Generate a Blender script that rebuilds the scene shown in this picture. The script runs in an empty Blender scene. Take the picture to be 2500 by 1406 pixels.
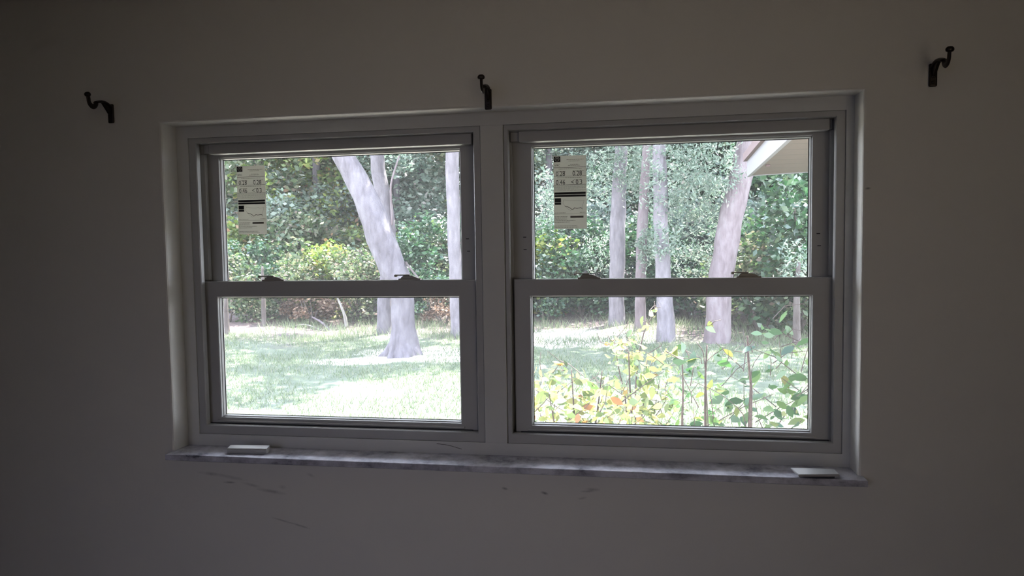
import bpy, bmesh, math, random
import numpy as np
from mathutils import Vector, Matrix

SC = bpy.context.scene
COL = SC.collection
rng = np.random.default_rng(7)
random.seed(7)

# ------------------------------------------------------------------ camera
# world: X along the window wall, Y outdoors, Z up; z = 0 is the top of the marble sill
F = 1713.3
CAM = np.array([0.3885, -1.9067, 0.603])
YAW, PITCH, ROLL = -0.164, -0.0576, -0.0145
cy_, sy_, cp_, sp_ = math.cos(YAW), math.sin(YAW), math.cos(PITCH), math.sin(PITCH)
fw = np.array([sy_*cp_, cy_*cp_, sp_]); r0 = np.array([cy_, -sy_, 0.0]); u0 = np.cross(r0, fw)
rt = r0*math.cos(ROLL)+u0*math.sin(ROLL); up = -r0*math.sin(ROLL)+u0*math.cos(ROLL)
cd = bpy.data.cameras.new('camera'); cam = bpy.data.objects.new('camera', cd); COL.objects.link(cam)
cd.sensor_fit = 'HORIZONTAL'; cd.sensor_width = 36.0; cd.lens = F*36.0/2500.0
cd.clip_start = 0.05; cd.clip_end = 300
cam.matrix_world = Matrix(((rt[0], up[0], -fw[0], CAM[0]), (rt[1], up[1], -fw[1], CAM[1]), (rt[2], up[2], -fw[2], CAM[2]), (0, 0, 0, 1)))
SC.camera = cam

def at(px, py, Y=None, Z=None):
    d = fw + rt*(px-1250)/F - up*(py-703)/F
    t = (Y-CAM[1])/d[1] if Y is not None else (Z-CAM[2])/d[2]
    return CAM + t*d

# ------------------------------------------------------------------ light
GZ = -1.25          # ground level outdoors
FZ = -1.0           # floor level indoors
world = bpy.data.worlds.new('world'); SC.world = world; world.use_nodes = True
wn = world.node_tree.nodes; wl = world.node_tree.links
bg = wn['Background']
tc = wn.new('ShaderNodeTexCoord'); sx = wn.new('ShaderNodeSeparateXYZ'); rp = wn.new('ShaderNodeValToRGB')
wl.new(tc.outputs['Generated'], sx.inputs[0]); wl.new(sx.outputs['Z'], rp.inputs[0]); wl.new(rp.outputs[0], bg.inputs[0])
rp.color_ramp.elements[0].position = 0.58; rp.color_ramp.elements[0].color = (0.90, 0.94, 1.06, 1)
rp.color_ramp.elements[1].position = 0.80; rp.color_ramp.elements[1].color = (0.34, 0.41, 0.70, 1)
bg.inputs[1].default_value = 15.0

def lamp(name, typ, loc, energy, color=(1, 1, 1), **kw):
    l = bpy.data.lights.new(name, typ); l.energy = energy; l.color = color
    for k, v in kw.items(): setattr(l, k, v)
    o = bpy.data.objects.new(name, l); COL.objects.link(o); o.location = loc
    return o
def aim(o, d):
    o.rotation_euler = Vector(d).to_track_quat('-Z', 'Y').to_euler()
sun = lamp('sun', 'SUN', (0, 0, 20), 54.0, (1.0, 0.95, 0.86), angle=0.012)
aim(sun, (-0.30, -0.42, -1.0))
# two added fill lamps behind the camera: cool pool low, warm pool high
PI = math.pi
a = lamp('fill_back_left', 'AREA', (-1.2, -4.1, 0.3), 2.4, (0.74, 0.76, 1.0), shape='RECTANGLE', size=2.2, size_y=2.0, spread=PI*.30); aim(a, (1.5, 4.1, -1.2))
b = lamp('fill_back_right', 'AREA', (1.5, -4.1, 0.3), 1.55, (1.0, 0.84, 0.62), shape='RECTANGLE', size=2.2, size_y=2.0, spread=PI*.30); aim(b, (-1.6, 4.1, 0.8))

SC.view_settings.view_transform = 'Standard'; SC.view_settings.look = 'None'
SC.view_settings.gamma = 1.0; SC.view_settings.exposure = 0.0
SC.view_settings.use_curve_mapping = False

# ------------------------------------------------------------------ helpers
def dk(c, k=.33): return tuple(v*k for v in c)
def mat(name, color, rough=0.5, spec=0.5, metal=0.0):
    m = bpy.data.materials.new(name); m.use_nodes = True
    b = m.node_tree.nodes['Principled BSDF']
    b.inputs['Base Color'].default_value = (*color, 1); b.inputs['Roughness'].default_value = rough
    b.inputs['Specular IOR Level'].default_value = spec; b.inputs['Metallic'].default_value = metal
    return m
def nodes(m): return m.node_tree.nodes, m.node_tree.links, m.node_tree.nodes['Principled BSDF']
def noise_color(m, scale, cols, detail=4, bump=0.0, bscale=None, stretch=None, rough=0.6, dist=0.02):
    n, l, b = nodes(m)
    t = n.new('ShaderNodeTexCoord'); mp = n.new('ShaderNodeMapping'); nt = n.new('ShaderNodeTexNoise'); r = n.new('ShaderNodeValToRGB')
    l.new(t.outputs['Object'], mp.inputs[0]); l.new(mp.outputs[0], nt.inputs['Vector']); l.new(nt.outputs['Fac'], r.inputs[0]); l.new(r.outputs[0], b.inputs['Base Color'])
    if stretch: mp.inputs['Scale'].default_value = stretch
    nt.inputs['Scale'].default_value = scale; nt.inputs['Detail'].default_value = detail; nt.inputs['Roughness'].default_value = rough
    el = r.color_ramp.elements
    el[0].position, el[0].color = cols[0][0], (*cols[0][1], 1); el[1].position, el[1].color = cols[-1][0], (*cols[-1][1], 1)
    for p, c in cols[1:-1]:
        e = el.new(p); e.color = (*c, 1)
    if bump:
        n2 = n.new('ShaderNodeTexNoise'); bp = n.new('ShaderNodeBump'); n2.inputs['Scale'].default_value = bscale or scale*3; n2.inputs['Detail'].default_value = 6
        l.new(mp.outputs[0], n2.inputs['Vector']); l.new(n2.outputs['Fac'], bp.inputs['Height']); bp.inputs['Strength'].default_value = bump; bp.inputs['Distance'].default_value = dist
        l.new(bp.outputs[0], b.inputs['Normal'])
    return r

def tag(o, label=None, cat=None, group=None, kind=None):
    if label: o['label'] = label
    if cat: o['category'] = cat
    if group: o['group'] = group
    if kind: o['kind'] = kind
    return o
def empty(name, loc, parent=None):
    o = bpy.data.objects.new(name, None); COL.objects.link(o); o.location = loc; o.empty_display_size = 0.1
    if parent: o.parent = parent
    return o
def link(name, me, material, parent=None, base=(0, 0, 0)):
    """mesh data given in world coordinates; base = world position of its parent / own origin"""
    o = bpy.data.objects.new(name, me); COL.objects.link(o)
    if material is not None:
        for mm in (material if isinstance(material, (list, tuple)) else [material]): me.materials.append(mm)
    if parent: o.parent = parent
    return o
class MB:
    """collects shapes into one mesh"""
    def __init__(s): s.bm = bmesh.new()
    def box(s, x0, x1, y0, y1, z0, z1, bev=0.0, mtx=None, seg=2):
        r = bmesh.ops.create_cube(s.bm, size=1.0); v = r['verts']
        bmesh.ops.scale(s.bm, verts=v, vec=(x1-x0, y1-y0, z1-z0)); bmesh.ops.translate(s.bm, verts=v, vec=((x0+x1)/2, (y0+y1)/2, (z0+z1)/2))
        if mtx is not None: bmesh.ops.transform(s.bm, verts=v, matrix=mtx)
        if bev > 0:
            e = list({e for vv in v for e in vv.link_edges}); bmesh.ops.bevel(s.bm, geom=e, offset=bev, segments=seg, affect='EDGES', profile=0.5)
        return s
    def loft(s, rects, close=False):
        """nested rectangular loops (x0,x1,z0,z1,y) joined in turn: a mitred frame moulding"""
        loops = [[s.bm.verts.new(p) for p in ((x0, y, z0), (x1, y, z0), (x1, y, z1), (x0, y, z1))] for x0, x1, z0, z1, y in rects]
        pairs = list(zip(loops[:-1], loops[1:])) + ([(loops[-1], loops[0])] if close else [])
        for A, B in pairs:
            for i in range(4): s.bm.faces.new((A[i], A[(i+1) % 4], B[(i+1) % 4], B[i]))
        return s
    def tube(s, pts, rad, seg=10, cap=True, flat=None):
        pts = [Vector(p) for p in pts]; n = len(pts)
        if not hasattr(rad, '__len__'): rad = [rad]*n
        prev = None; loops = []
        for i, p in enumerate(pts):
            t = (pts[min(i+1, n-1)]-pts[max(i-1, 0)]).normalized()
            if prev is None:
                a = Vector((0, 0, 1)) if abs(t.z) < 0.9 else Vector((1, 0, 0)); prev = t.cross(a).normalized()
            nx = (prev - t*prev.dot(t)).normalized(); ny = t.cross(nx); prev = nx
            fl = flat or (1, 1)
            loops.append([s.bm.verts.new(p+nx*math.cos(2*math.pi*k/seg)*rad[i]*fl[0]+ny*math.sin(2*math.pi*k/seg)*rad[i]*fl[1]) for k in range(seg)])
        for A, B in zip(loops[:-1], loops[1:]):
            for k in range(seg): s.bm.faces.new((A[k], A[(k+1) % seg], B[(k+1) % seg], B[k]))
        if cap:
            s.bm.faces.new(loops[0][::-1]); s.bm.faces.new(loops[-1])
        return s
    def lathe(s, prof, c, axis, seg=20):
        """prof: (r, h) along axis from c"""
        a = Vector(axis).normalized(); q = Vector((0, 0, 1)).rotation_difference(a); loops = []
        for r, h in prof:
            loops.append([s.bm.verts.new(Vector(c)+q @ Vector((r*math.cos(2*math.pi*k/seg), r*math.sin(2*math.pi*k/seg), h))) for k in range(seg)])
        for A, B in zip(loops[:-1], loops[1:]):
            for k in range(seg): s.bm.faces.new((A[k], A[(k+1) % seg], B[(k+1) % seg], B[k]))
        s.bm.faces.new(loops[0][::-1]); s.bm.faces.new(loops[-1]); return s
    def prism(s, poly, a0, a1, axis='x', bev=0.0):
        """extrude a 2-d outline; axis x: outline in (y,z); axis y: (x,z); axis z: (x,y)"""
        def P(u, v, w): return {'x': (w, u, v), 'y': (u, w, v), 'z': (u, v, w)}[axis]
        A = [s.bm.verts.new(P(u, v, a0)) for u, v in poly]; B = [s.bm.verts.new(P(u, v, a1)) for u, v in poly]
        fs = [s.bm.faces.new(A), s.bm.faces.new(B[::-1])]; n = len(poly)
        for i in range(n): fs.append(s.bm.faces.new((A[i], B[i], B[(i+1) % n], A[(i+1) % n])))
        if bev > 0:
            e = list({e for f in fs[:2] for e in f.edges}); bmesh.ops.bevel(s.bm, geom=e, offset=bev, segments=2, affect='EDGES', profile=0.5)
        return s
    def build(s, name, material, parent=None, smooth=False, off=(0, 0, 0)):
        bmesh.ops.recalc_face_normals(s.bm, faces=s.bm.faces)
        me = bpy.data.meshes.new(name)
        if any(off): bmesh.ops.translate(s.bm, verts=s.bm.verts, vec=[-q for q in off])
        s.bm.to_mesh(me); s.bm.free()
        if smooth:
            for p in me.polygons: p.use_smooth = True
        return link(name, me, material, parent)
def quads(name, V, nq, material, parent=None, smooth=False):
    """V: (n*k,3) float array, nq faces with k verts each"""
    k = len(V)//nq; me = bpy.data.meshes.new(name)
    me.vertices.add(len(V)); me.vertices.foreach_set('co', np.asarray(V, dtype=np.float32).ravel())
    me.loops.add(len(V)); me.loops.foreach_set('vertex_index', np.arange(len(V), dtype=np.int32))
    me.polygons.add(nq); me.polygons.foreach_set('loop_start', np.arange(0, len(V), k, dtype=np.int32))
    me.update(calc_edges=True)
    return link(name, me, material, parent)

# ------------------------------------------------------------------ materials
M_vinyl = mat('white_vinyl', (0.47, 0.47, 0.48), 0.42, 0.4)
M_trim = mat('white_painted_board', (0.66, 0.66, 0.66), 0.5, 0.4)
M_gasket = mat('dark_glazing_gasket', (0.03, 0.03, 0.035), 0.6)
M_lock = mat('almond_lock_metal', (0.30, 0.28, 0.25), 0.4, 0.5, 0.3)
M_bronze = mat('dark_bronze', (0.045, 0.036, 0.032), 0.35, 0.6, 0.75)
M_marble = mat('grey_veined_marble', (0.6, 0.6, 0.62), 0.22, 0.6)
noise_color(M_marble, 9, [(0.32, (0.10, 0.10, 0.13)), (0.44, (0.44, 0.44, 0.52)), (0.60, (0.76, 0.76, 0.86))], 8, stretch=(1, 1, 1.5), rough=0.7)
M_ceil = mat('white_ceiling_paint', (0.55, 0.50, 0.44), 0.9)
M_room = mat('taupe_room_paint', (0.34, 0.30, 0.27), 0.8)
M_floor = mat('grey_brown_floor_boards', (0.36, 0.32, 0.30), 0.45)
M_gap = mat('dark_gap_grey', (0.05, 0.05, 0.06), 0.8)

# the window wall: off-white paint with soft dark scuffs and a faint roller texture
M_wall = mat('off_white_wall_paint', (0.80, 0.78, 0.75), 0.62, 0.3)
def wall_scuffs(m):
    n, l, b = nodes(m)
    t = n.new('ShaderNodeTexCoord'); nz = n.new('ShaderNodeTexNoise'); nz.inputs['Scale'].default_value = 45; nz.inputs['Detail'].default_value = 3
    l.new(t.outputs['Object'], nz.inputs['Vector'])
    marks = []      # (x, z, half length, half thickness, angle, strength)
    def mk(p0, p1, th, s):
        A, B = at(*p0, Y=0), at(*p1, Y=0); c = (A+B)/2
        marks.append((c[0], c[2], max(0.004, np.hypot(B[0]-A[0], B[2]-A[2])/2*1.25), th, math.atan2(B[2]-A[2], B[0]-A[0]), s))
    mk((486, 1153), (545, 1160), .007, .28); mk((530, 1158), (600, 1172), .007, .22); mk((545, 1177), (575, 1178), .004, .5)
    mk((590, 1178), (640, 1190), .006, .25); mk((630, 1194), (695, 1205), .007, .38); mk((680, 1188), (698, 1190), .008, .22)
    mk((664, 1263), (715, 1278), .004, .35); mk((710, 1276), (755, 1290), .004, .4); mk((748, 1155), (768, 1164), .006, .2)
    mk((1225, 1191), (1240, 1194), .005, .5); mk((1320, 1201), (1338, 1206), .005, .7)
    mk((1418, 1200), (1450, 1199), .004, .35); mk((1432, 1194), (1464, 1196), .006, .4); mk((1412, 1218), (1432, 1214), .004, .3)
    mk((2112, 461), (2126, 459), .004, .6)
    acc = None
    for x, z, a, th, ang, s in marks:
        mp = n.new('ShaderNodeMapping'); mp.vector_type = 'TEXTURE'
        mp.inputs['Location'].default_value = (x, 0, z); mp.inputs['Rotation'].default_value = (0, -ang, 0); mp.inputs['Scale'].default_value = (a, 0.5, th)
        g = n.new('ShaderNodeTexGradient'); g.gradient_type = 'SPHERICAL'; l.new(t.outputs['Object'], mp.inputs[0]); l.new(mp.outputs[0], g.inputs[0])
        mu = n.new('ShaderNodeMath'); mu.operation = 'MULTIPLY'; mu.inputs[1].default_value = s*1.3; l.new(g.outputs['Fac'], mu.inputs[0])
        if acc is None: acc = mu
        else:
            ad = n.new('ShaderNodeMath'); ad.operation = 'ADD'; l.new(acc.outputs[0], ad.inputs[0]); l.new(mu.outputs[0], ad.inputs[1]); acc = ad
    m1 = n.new('ShaderNodeMath'); m1.operation = 'MULTIPLY'; l.new(acc.outputs[0], m1.inputs[0])
    rr = n.new('ShaderNodeMapRange'); rr.inputs[1].default_value = .3; rr.inputs[2].default_value = .65; rr.inputs[3].default_value = .5; rr.inputs[4].default_value = 1.3
    l.new(nz.outputs['Fac'], rr.inputs[0]); l.new(rr.outputs[0], m1.inputs[1]); m1.use_clamp = True
    mx = n.new('ShaderNodeMix'); mx.data_type = 'RGBA'; l.new(m1.outputs[0], mx.inputs[0])
    mx.inputs[6].default_value = (0.80, 0.78, 0.75, 1); mx.inputs[7].default_value = (0.16, 0.16, 0.17, 1); l.new(mx.outputs[2], b.inputs['Base Color'])
    n2 = n.new('ShaderNodeTexNoise'); n2.inputs['Scale'].default_value = 160; n2.inputs['Detail'].default_value = 2; l.new(t.outputs['Object'], n2.inputs['Vector'])
    bp = n.new('ShaderNodeBump'); bp.inputs['Strength'].default_value = .12; bp.inputs['Distance'].default_value = .002; l.new(n2.outputs['Fac'], bp.inputs['Height']); l.new(bp.outputs[0], b.inputs['Normal'])
wall_scuffs(M_wall)

# window glass: clear with a haze veil mixed in as a translucent layer
M_glass = bpy.data.materials.new('hazy_window_glass'); M_glass.use_nodes = True
n = M_glass.node_tree.nodes; l = M_glass.node_tree.links; n.remove(n['Principled BSDF'])
tr = n.new('ShaderNodeBsdfTransparent'); tr.inputs[0].default_value = (0.96, 0.98, 0.97, 1)
gl = n.new('ShaderNodeBsdfGlossy'); gl.inputs['Roughness'].default_value = 0.0
haze = n.new('ShaderNodeBsdfTranslucent'); haze.inputs[0].default_value = (0.85, 0.86, 0.92, 1)
fr = n.new('ShaderNodeFresnel'); fr.inputs[0].default_value = 1.18
m1 = n.new('ShaderNodeMixShader'); m2 = n.new('ShaderNodeMixShader'); HAZE_MIX = m2
l.new(fr.outputs[0], m1.inputs[0]); l.new(tr.outputs[0], m1.inputs[1]); l.new(gl.outputs[0], m1.inputs[2])
m2.inputs[0].default_value = 0.022; l.new(m1.outputs[0], m2.inputs[1]); l.new(haze.outputs[0], m2.inputs[2])
l.new(m2.outputs[0], n['Material Output'].inputs[0])

def leaf_material(name, cols, trans=0.35, rough=0.38, gloss=0.35, k=.40):
    cols = [(p, dk(c, k)) for p, c in cols]
    m = bpy.data.materials.new(name); m.use_nodes = True
    n, l, b = nodes(m)
    g = n.new('ShaderNodeNewGeometry'); r = n.new('ShaderNodeValToRGB'); l.new(g.outputs['Random Per Island'], r.inputs[0])
    el = r.color_ramp.elements; el[0].position, el[0].color = cols[0][0], (*cols[0][1], 1); el[1].position, el[1].color = cols[-1][0], (*cols[-1][1], 1)
    for p, c in cols[1:-1]: e = el.new(p); e.color = (*c, 1)
    l.new(r.outputs[0], b.inputs['Base Color']); b.inputs['Roughness'].default_value = rough; b.inputs['Specular IOR Level'].default_value = gloss
    t = n.new('ShaderNodeBsdfTranslucent'); hs = n.new('ShaderNodeHueSaturation'); hs.inputs['Saturation'].default_value = 1.25; hs.inputs['Value'].default_value = 1.4
    l.new(r.outputs[0], hs.inputs['Color']); l.new(hs.outputs[0], t.inputs[0])
    mx = n.new('ShaderNodeMixShader'); mx.inputs[0].default_value = trans
    l.new(b.outputs[0], mx.inputs[1]); l.new(t.outputs[0], mx.inputs[2]); l.new(mx.outputs[0], n['Material Output'].inputs[0])
    return m
M_leaf_mid = leaf_material('mid_green_leaves', [(0, (.07, .12, .06)), (.35, (.12, .19, .09)), (.6, (.20, .25, .13)), (.85, (.32, .33, .22)), (1, (.36, .27, .22))])
M_leaf_yel = leaf_material('yellow_green_leaves', [(0, (.12, .20, .06)), (.5, (.24, .34, .10)), (.85, (.40, .46, .14)), (1, (.45, .25, .15))])
M_leaf_dark = leaf_material('dark_green_leaves', [(0, (.03, .08, .045)), (.5, (.06, .14, .07)), (.9, (.11, .21, .11)), (1, (.2, .28, .12))], .25, .3, .6)
M_leaf_moss = leaf_material('pale_grey_green_moss', [(0, (.18, .26, .20)), (.5, (.32, .42, .34)), (.9, (.50, .58, .49)), (1, (.48, .43, .40))], .4, .6, .2)
M_leaf_brown = leaf_material('dry_brown_leaves', [(0, (.16, .10, .07)), (.6, (.30, .20, .15)), (1, (.40, .32, .26))], .3, .6, .2)
M_leaf_bush = leaf_material('bright_bush_leaves', [(0, (.12, .20, .08)), (.4, (.32, .40, .18)), (.75, (.58, .62, .26)), (.93, (.60, .58, .26)), (1, (.52, .20, .12))], .42, .3, .5)
M_leaf_bush2 = leaf_material('green_bush_leaves', [(0, (.06, .15, .06)), (.5, (.12, .25, .09)), (.85, (.22, .36, .12)), (1, (.40, .38, .12))], .35, .35, .5)
M_stem = mat('red_brown_stems', (.12, .07, .06), .7); noise_color(M_stem, 40, [(.3, (.025, .014, .012)), (.7, (.08, .048, .04))], bump=.4)
def bark(name, c0, c1, c2):
    c0, c1, c2 = dk(c0, .26), dk(c1, .26), dk(c2, .26)
    m = mat(name, c1, .85, .2); noise_color(m, 7, [(.3, c0), (.5, c1), (.7, c2)], 8, bump=.7, bscale=18, stretch=(1, 1, .35), rough=.65, dist=.05); return m
M_bark = bark('lilac_grey_bark', (.17, .15, .17), (.31, .28, .32), (.44, .41, .45))
M_bark_l = bark('light_lilac_bark', (.27, .24, .27), (.44, .40, .45), (.62, .57, .63))
M_bark_p = bark('pinkish_grey_bark', (.26, .20, .22), (.42, .34, .37), (.56, .49, .52))
M_bark_pale = bark('pale_dry_wood', (.40, .36, .33), (.58, .54, .50), (.72, .68, .64))
M_bark_dk = bark('brown_bark', (.14, .11, .10), (.24, .20, .19), (.36, .32, .31))

# ground: grass, sun patches painted sand-pale, leaf litter towards the trees
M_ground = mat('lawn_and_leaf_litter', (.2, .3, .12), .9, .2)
def ground_mat(m):
    n, l, b = nodes(m)
    t = n.new('ShaderNodeTexCoord'); sp = n.new('ShaderNodeSeparateXYZ'); l.new(t.outputs['Object'], sp.inputs[0])
    def noise(s, d=5):
        q = n.new('ShaderNodeTexNoise'); q.inputs['Scale'].default_value = s; q.inputs['Detail'].default_value = d; l.new(t.outputs['Object'], q.inputs['Vector']); return q
    def ramp(src, cs, k=.33):
        cs = [(p, dk(c, k)) for p, c in cs]
        r = n.new('ShaderNodeValToRGB'); el = r.color_ramp.elements
        el[0].position, el[0].color = cs[0][0], (*cs[0][1], 1); el[1].position, el[1].color = cs[-1][0], (*cs[-1][1], 1)
        for p, c in cs[1:-1]: e = el.new(p); e.color = (*c, 1)
        l.new(src, r.inputs[0]); return r
    g = ramp(noise(3).outputs['Fac'], [(.3, (.19, .24, .15)), (.55, (.27, .33, .22)), (.72, (.38, .40, .31))])
    lit = ramp(noise(9, 8).outputs['Fac'], [(.3, (.16, .11, .11)), (.5, (.30, .22, .22)), (.7, (.44, .36, .35))])
    # leaf litter grows with distance from the house
    nz = noise(.5, 3); ad = n.new('ShaderNodeMath'); ad.operation = 'MULTIPLY_ADD'; l.new(nz.outputs['Fac'], ad.inputs[0]); ad.inputs[1].default_value = 4.5; l.new(sp.outputs['Y'], ad.inputs[2])
    mr = n.new('ShaderNodeMapRange'); mr.inputs[1].default_value = 13.2; mr.inputs[2].default_value = 15.2; l.new(ad.outputs[0], mr.inputs[0])
    mx = n.new('ShaderNodeMix'); mx.data_type = 'RGBA'; l.new(mr.outputs[0], mx.inputs[0]); l.new(g.outputs[0], mx.inputs[6]); l.new(lit.outputs[0], mx.inputs[7])
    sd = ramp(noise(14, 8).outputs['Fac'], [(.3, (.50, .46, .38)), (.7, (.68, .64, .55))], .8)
    nz2 = noise(1.1, 4); a2 = n.new('ShaderNodeMath'); a2.operation = 'MULTIPLY_ADD'; l.new(nz2.outputs['Fac'], a2.inputs[0]); a2.inputs[1].default_value = 3.0; l.new(sp.outputs['Y'], a2.inputs[2])
    m2 = n.new('ShaderNodeMapRange'); m2.inputs[1].default_value = 7.0; m2.inputs[2].default_value = 5.4; m2.inputs[3].default_value = 0; m2.inputs[4].default_value = 1; l.new(a2.outputs[0], m2.inputs[0])  # pale ground near the house, added to bounce light up to the reveals
    # sunlit patches painted in as pale sandy ground under the trees
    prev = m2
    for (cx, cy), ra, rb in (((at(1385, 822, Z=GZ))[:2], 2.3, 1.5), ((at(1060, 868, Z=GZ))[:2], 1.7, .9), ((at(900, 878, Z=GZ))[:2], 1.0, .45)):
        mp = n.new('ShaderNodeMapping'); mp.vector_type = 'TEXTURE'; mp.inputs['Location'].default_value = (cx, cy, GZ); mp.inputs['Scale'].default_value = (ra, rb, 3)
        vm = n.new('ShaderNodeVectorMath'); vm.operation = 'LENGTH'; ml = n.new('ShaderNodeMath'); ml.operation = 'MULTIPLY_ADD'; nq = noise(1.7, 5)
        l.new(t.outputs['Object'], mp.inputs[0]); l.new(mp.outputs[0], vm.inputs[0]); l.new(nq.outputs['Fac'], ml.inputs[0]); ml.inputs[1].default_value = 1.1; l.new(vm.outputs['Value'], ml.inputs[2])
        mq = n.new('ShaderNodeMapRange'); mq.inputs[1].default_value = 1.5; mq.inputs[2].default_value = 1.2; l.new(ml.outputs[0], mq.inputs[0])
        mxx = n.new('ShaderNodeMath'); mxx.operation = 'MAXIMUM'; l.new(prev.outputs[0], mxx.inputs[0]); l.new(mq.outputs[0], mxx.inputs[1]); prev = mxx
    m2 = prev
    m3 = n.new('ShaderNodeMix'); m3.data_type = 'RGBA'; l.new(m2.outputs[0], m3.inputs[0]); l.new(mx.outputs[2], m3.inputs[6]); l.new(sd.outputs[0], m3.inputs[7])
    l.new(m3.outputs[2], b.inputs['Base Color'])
    n2 = noise(30, 6); bp = n.new('ShaderNodeBump'); bp.inputs['Strength'].default_value = .8; bp.inputs['Distance'].default_value = .06; l.new(n2.outputs['Fac'], bp.inputs['Height']); l.new(bp.outputs[0], b.inputs['Normal'])
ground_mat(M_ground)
M_grass = leaf_material('grass_blades', [(0, (.16, .22, .12)), (.5, (.25, .32, .19)), (.85, (.36, .41, .28)), (1, (.46, .43, .34))], .3, .6, .2)
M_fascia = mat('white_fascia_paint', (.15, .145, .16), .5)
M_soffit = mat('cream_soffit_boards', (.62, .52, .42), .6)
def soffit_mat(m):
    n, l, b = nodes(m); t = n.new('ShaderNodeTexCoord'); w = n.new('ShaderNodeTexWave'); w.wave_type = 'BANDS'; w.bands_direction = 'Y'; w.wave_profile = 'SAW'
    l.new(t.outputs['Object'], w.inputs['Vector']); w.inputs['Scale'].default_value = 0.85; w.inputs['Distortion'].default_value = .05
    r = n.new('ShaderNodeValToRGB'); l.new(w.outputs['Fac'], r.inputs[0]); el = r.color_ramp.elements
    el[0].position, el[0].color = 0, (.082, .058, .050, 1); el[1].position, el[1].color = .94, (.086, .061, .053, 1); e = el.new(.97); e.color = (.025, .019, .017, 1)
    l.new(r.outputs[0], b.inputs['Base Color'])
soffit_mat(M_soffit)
M_roof = mat('brown_roof_edge', (.085, .055, .055), .8)
M_ext = mat('outside_wall_paint', (.66, .63, .58), .8)

# ------------------------------------------------------------------ room shell
OX, OH = 0.975, 0.986       # opening half width and height
RX0, RX1, RY0, CZ = -2.7, 2.9, -4.2, 1.45
def wall_plane():
    m = MB(); r = 0.006     # rounded (bull-nosed) plaster corner into the reveal
    xs0, xs1, z0, z1 = -OX, OX, -0.03, OH
    m.loft([(RX0, RX1, FZ, CZ, 0.24), (RX0, RX1, FZ, CZ, 0), (xs0-r, xs1+r, z0, z1+r, 0), (xs0-r*.3, xs1+r*.3, z0, z1+r*.3, r*.3), (xs0, xs1, z0, z1, r), (xs0, xs1, z0, z1, 0.24)], close=True)
    return m.build('wall_front', M_wall)
tag(wall_plane(), kind='structure')
tag(MB().box(RX0-.1, RX1+.1, RY0-.1, 0.24, FZ-.1, FZ).build('floor', M_floor), kind='structure')
tag(MB().box(RX0-.1, RX1+.1, RY0-.1, 0.24, CZ, CZ+.1).build('ceiling', M_ceil), kind='structure')
tag(MB().box(RX0-.1, RX0, RY0-.1, 0.24, FZ, CZ).build('wall_left', M_room), kind='structure')
tag(MB().box(RX1, RX1+.1, RY0-.1, 0.24, FZ, CZ).build('wall_right', M_room), kind='structure')
tag(MB().box(RX0, RX1, RY0-.1, RY0, FZ, CZ).build('wall_back', M_room), kind='structure')

# ------------------------------------------------------------------ marble sill
SB = 0.036
s = MB(); s.prism([(-OX, .10), (-OX, -.0006), (-OX-.006, -.0006), (-OX-.006, -SB), (OX+.012, -SB), (OX+.012, -.0006), (OX, -.0006), (OX, .10)], -.018, 0, 'z', bev=.002)
tag(s.build('window_sill', M_marble), 'long polished grey veined marble sill running under both windows', 'windowsill')

# ------------------------------------------------------------------ white window casing filling the opening (mullion in the middle)
UL = (-0.912, -0.046, 0.064, 0.934)      # recess of the left unit
UR = (0.056, 0.931, 0.064, 0.934)
YF = 0.070
def casing():
    m = MB()
    # outer flat boards with a small step on the inner side, one opening for each unit
    t = 0.004; yb = 0.17; bm = m.bm
    xs = [-OX, UL[0]-.026, UL[1]+.026, UR[0]-.014, UR[1]+.026, OX]
    # boards in the front plane
    m.box(-OX, OX, YF, yb, OH-.036, OH)                     # head
    m.box(-OX, OX, YF, yb, 0.0, 0.036)                      # bottom
    m.box(-OX, UL[0]-.024, YF, yb, 0.036, OH-.036)          # left jamb
    m.box(UR[1]+.024, OX, YF, yb, 0.036, OH-.036)           # right jamb
    m.box(UL[1]+.0225, UR[0]-.0145, YF-.003, yb, 0.0362, OH-.0362, bev=.0012)   # centre mullion board
    return m.build('trim_1', M_trim)
tag(casing(), 'white painted boards framing both windows with a wide mullion between', kind='structure')

def strip_loops(x0, x1, z0, z1, prof):
    """prof: list of (inset from the rectangle, y)"""
    return [(x0+i, x1-i, z0+i, z1-i, y) for i, y in prof]

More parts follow.
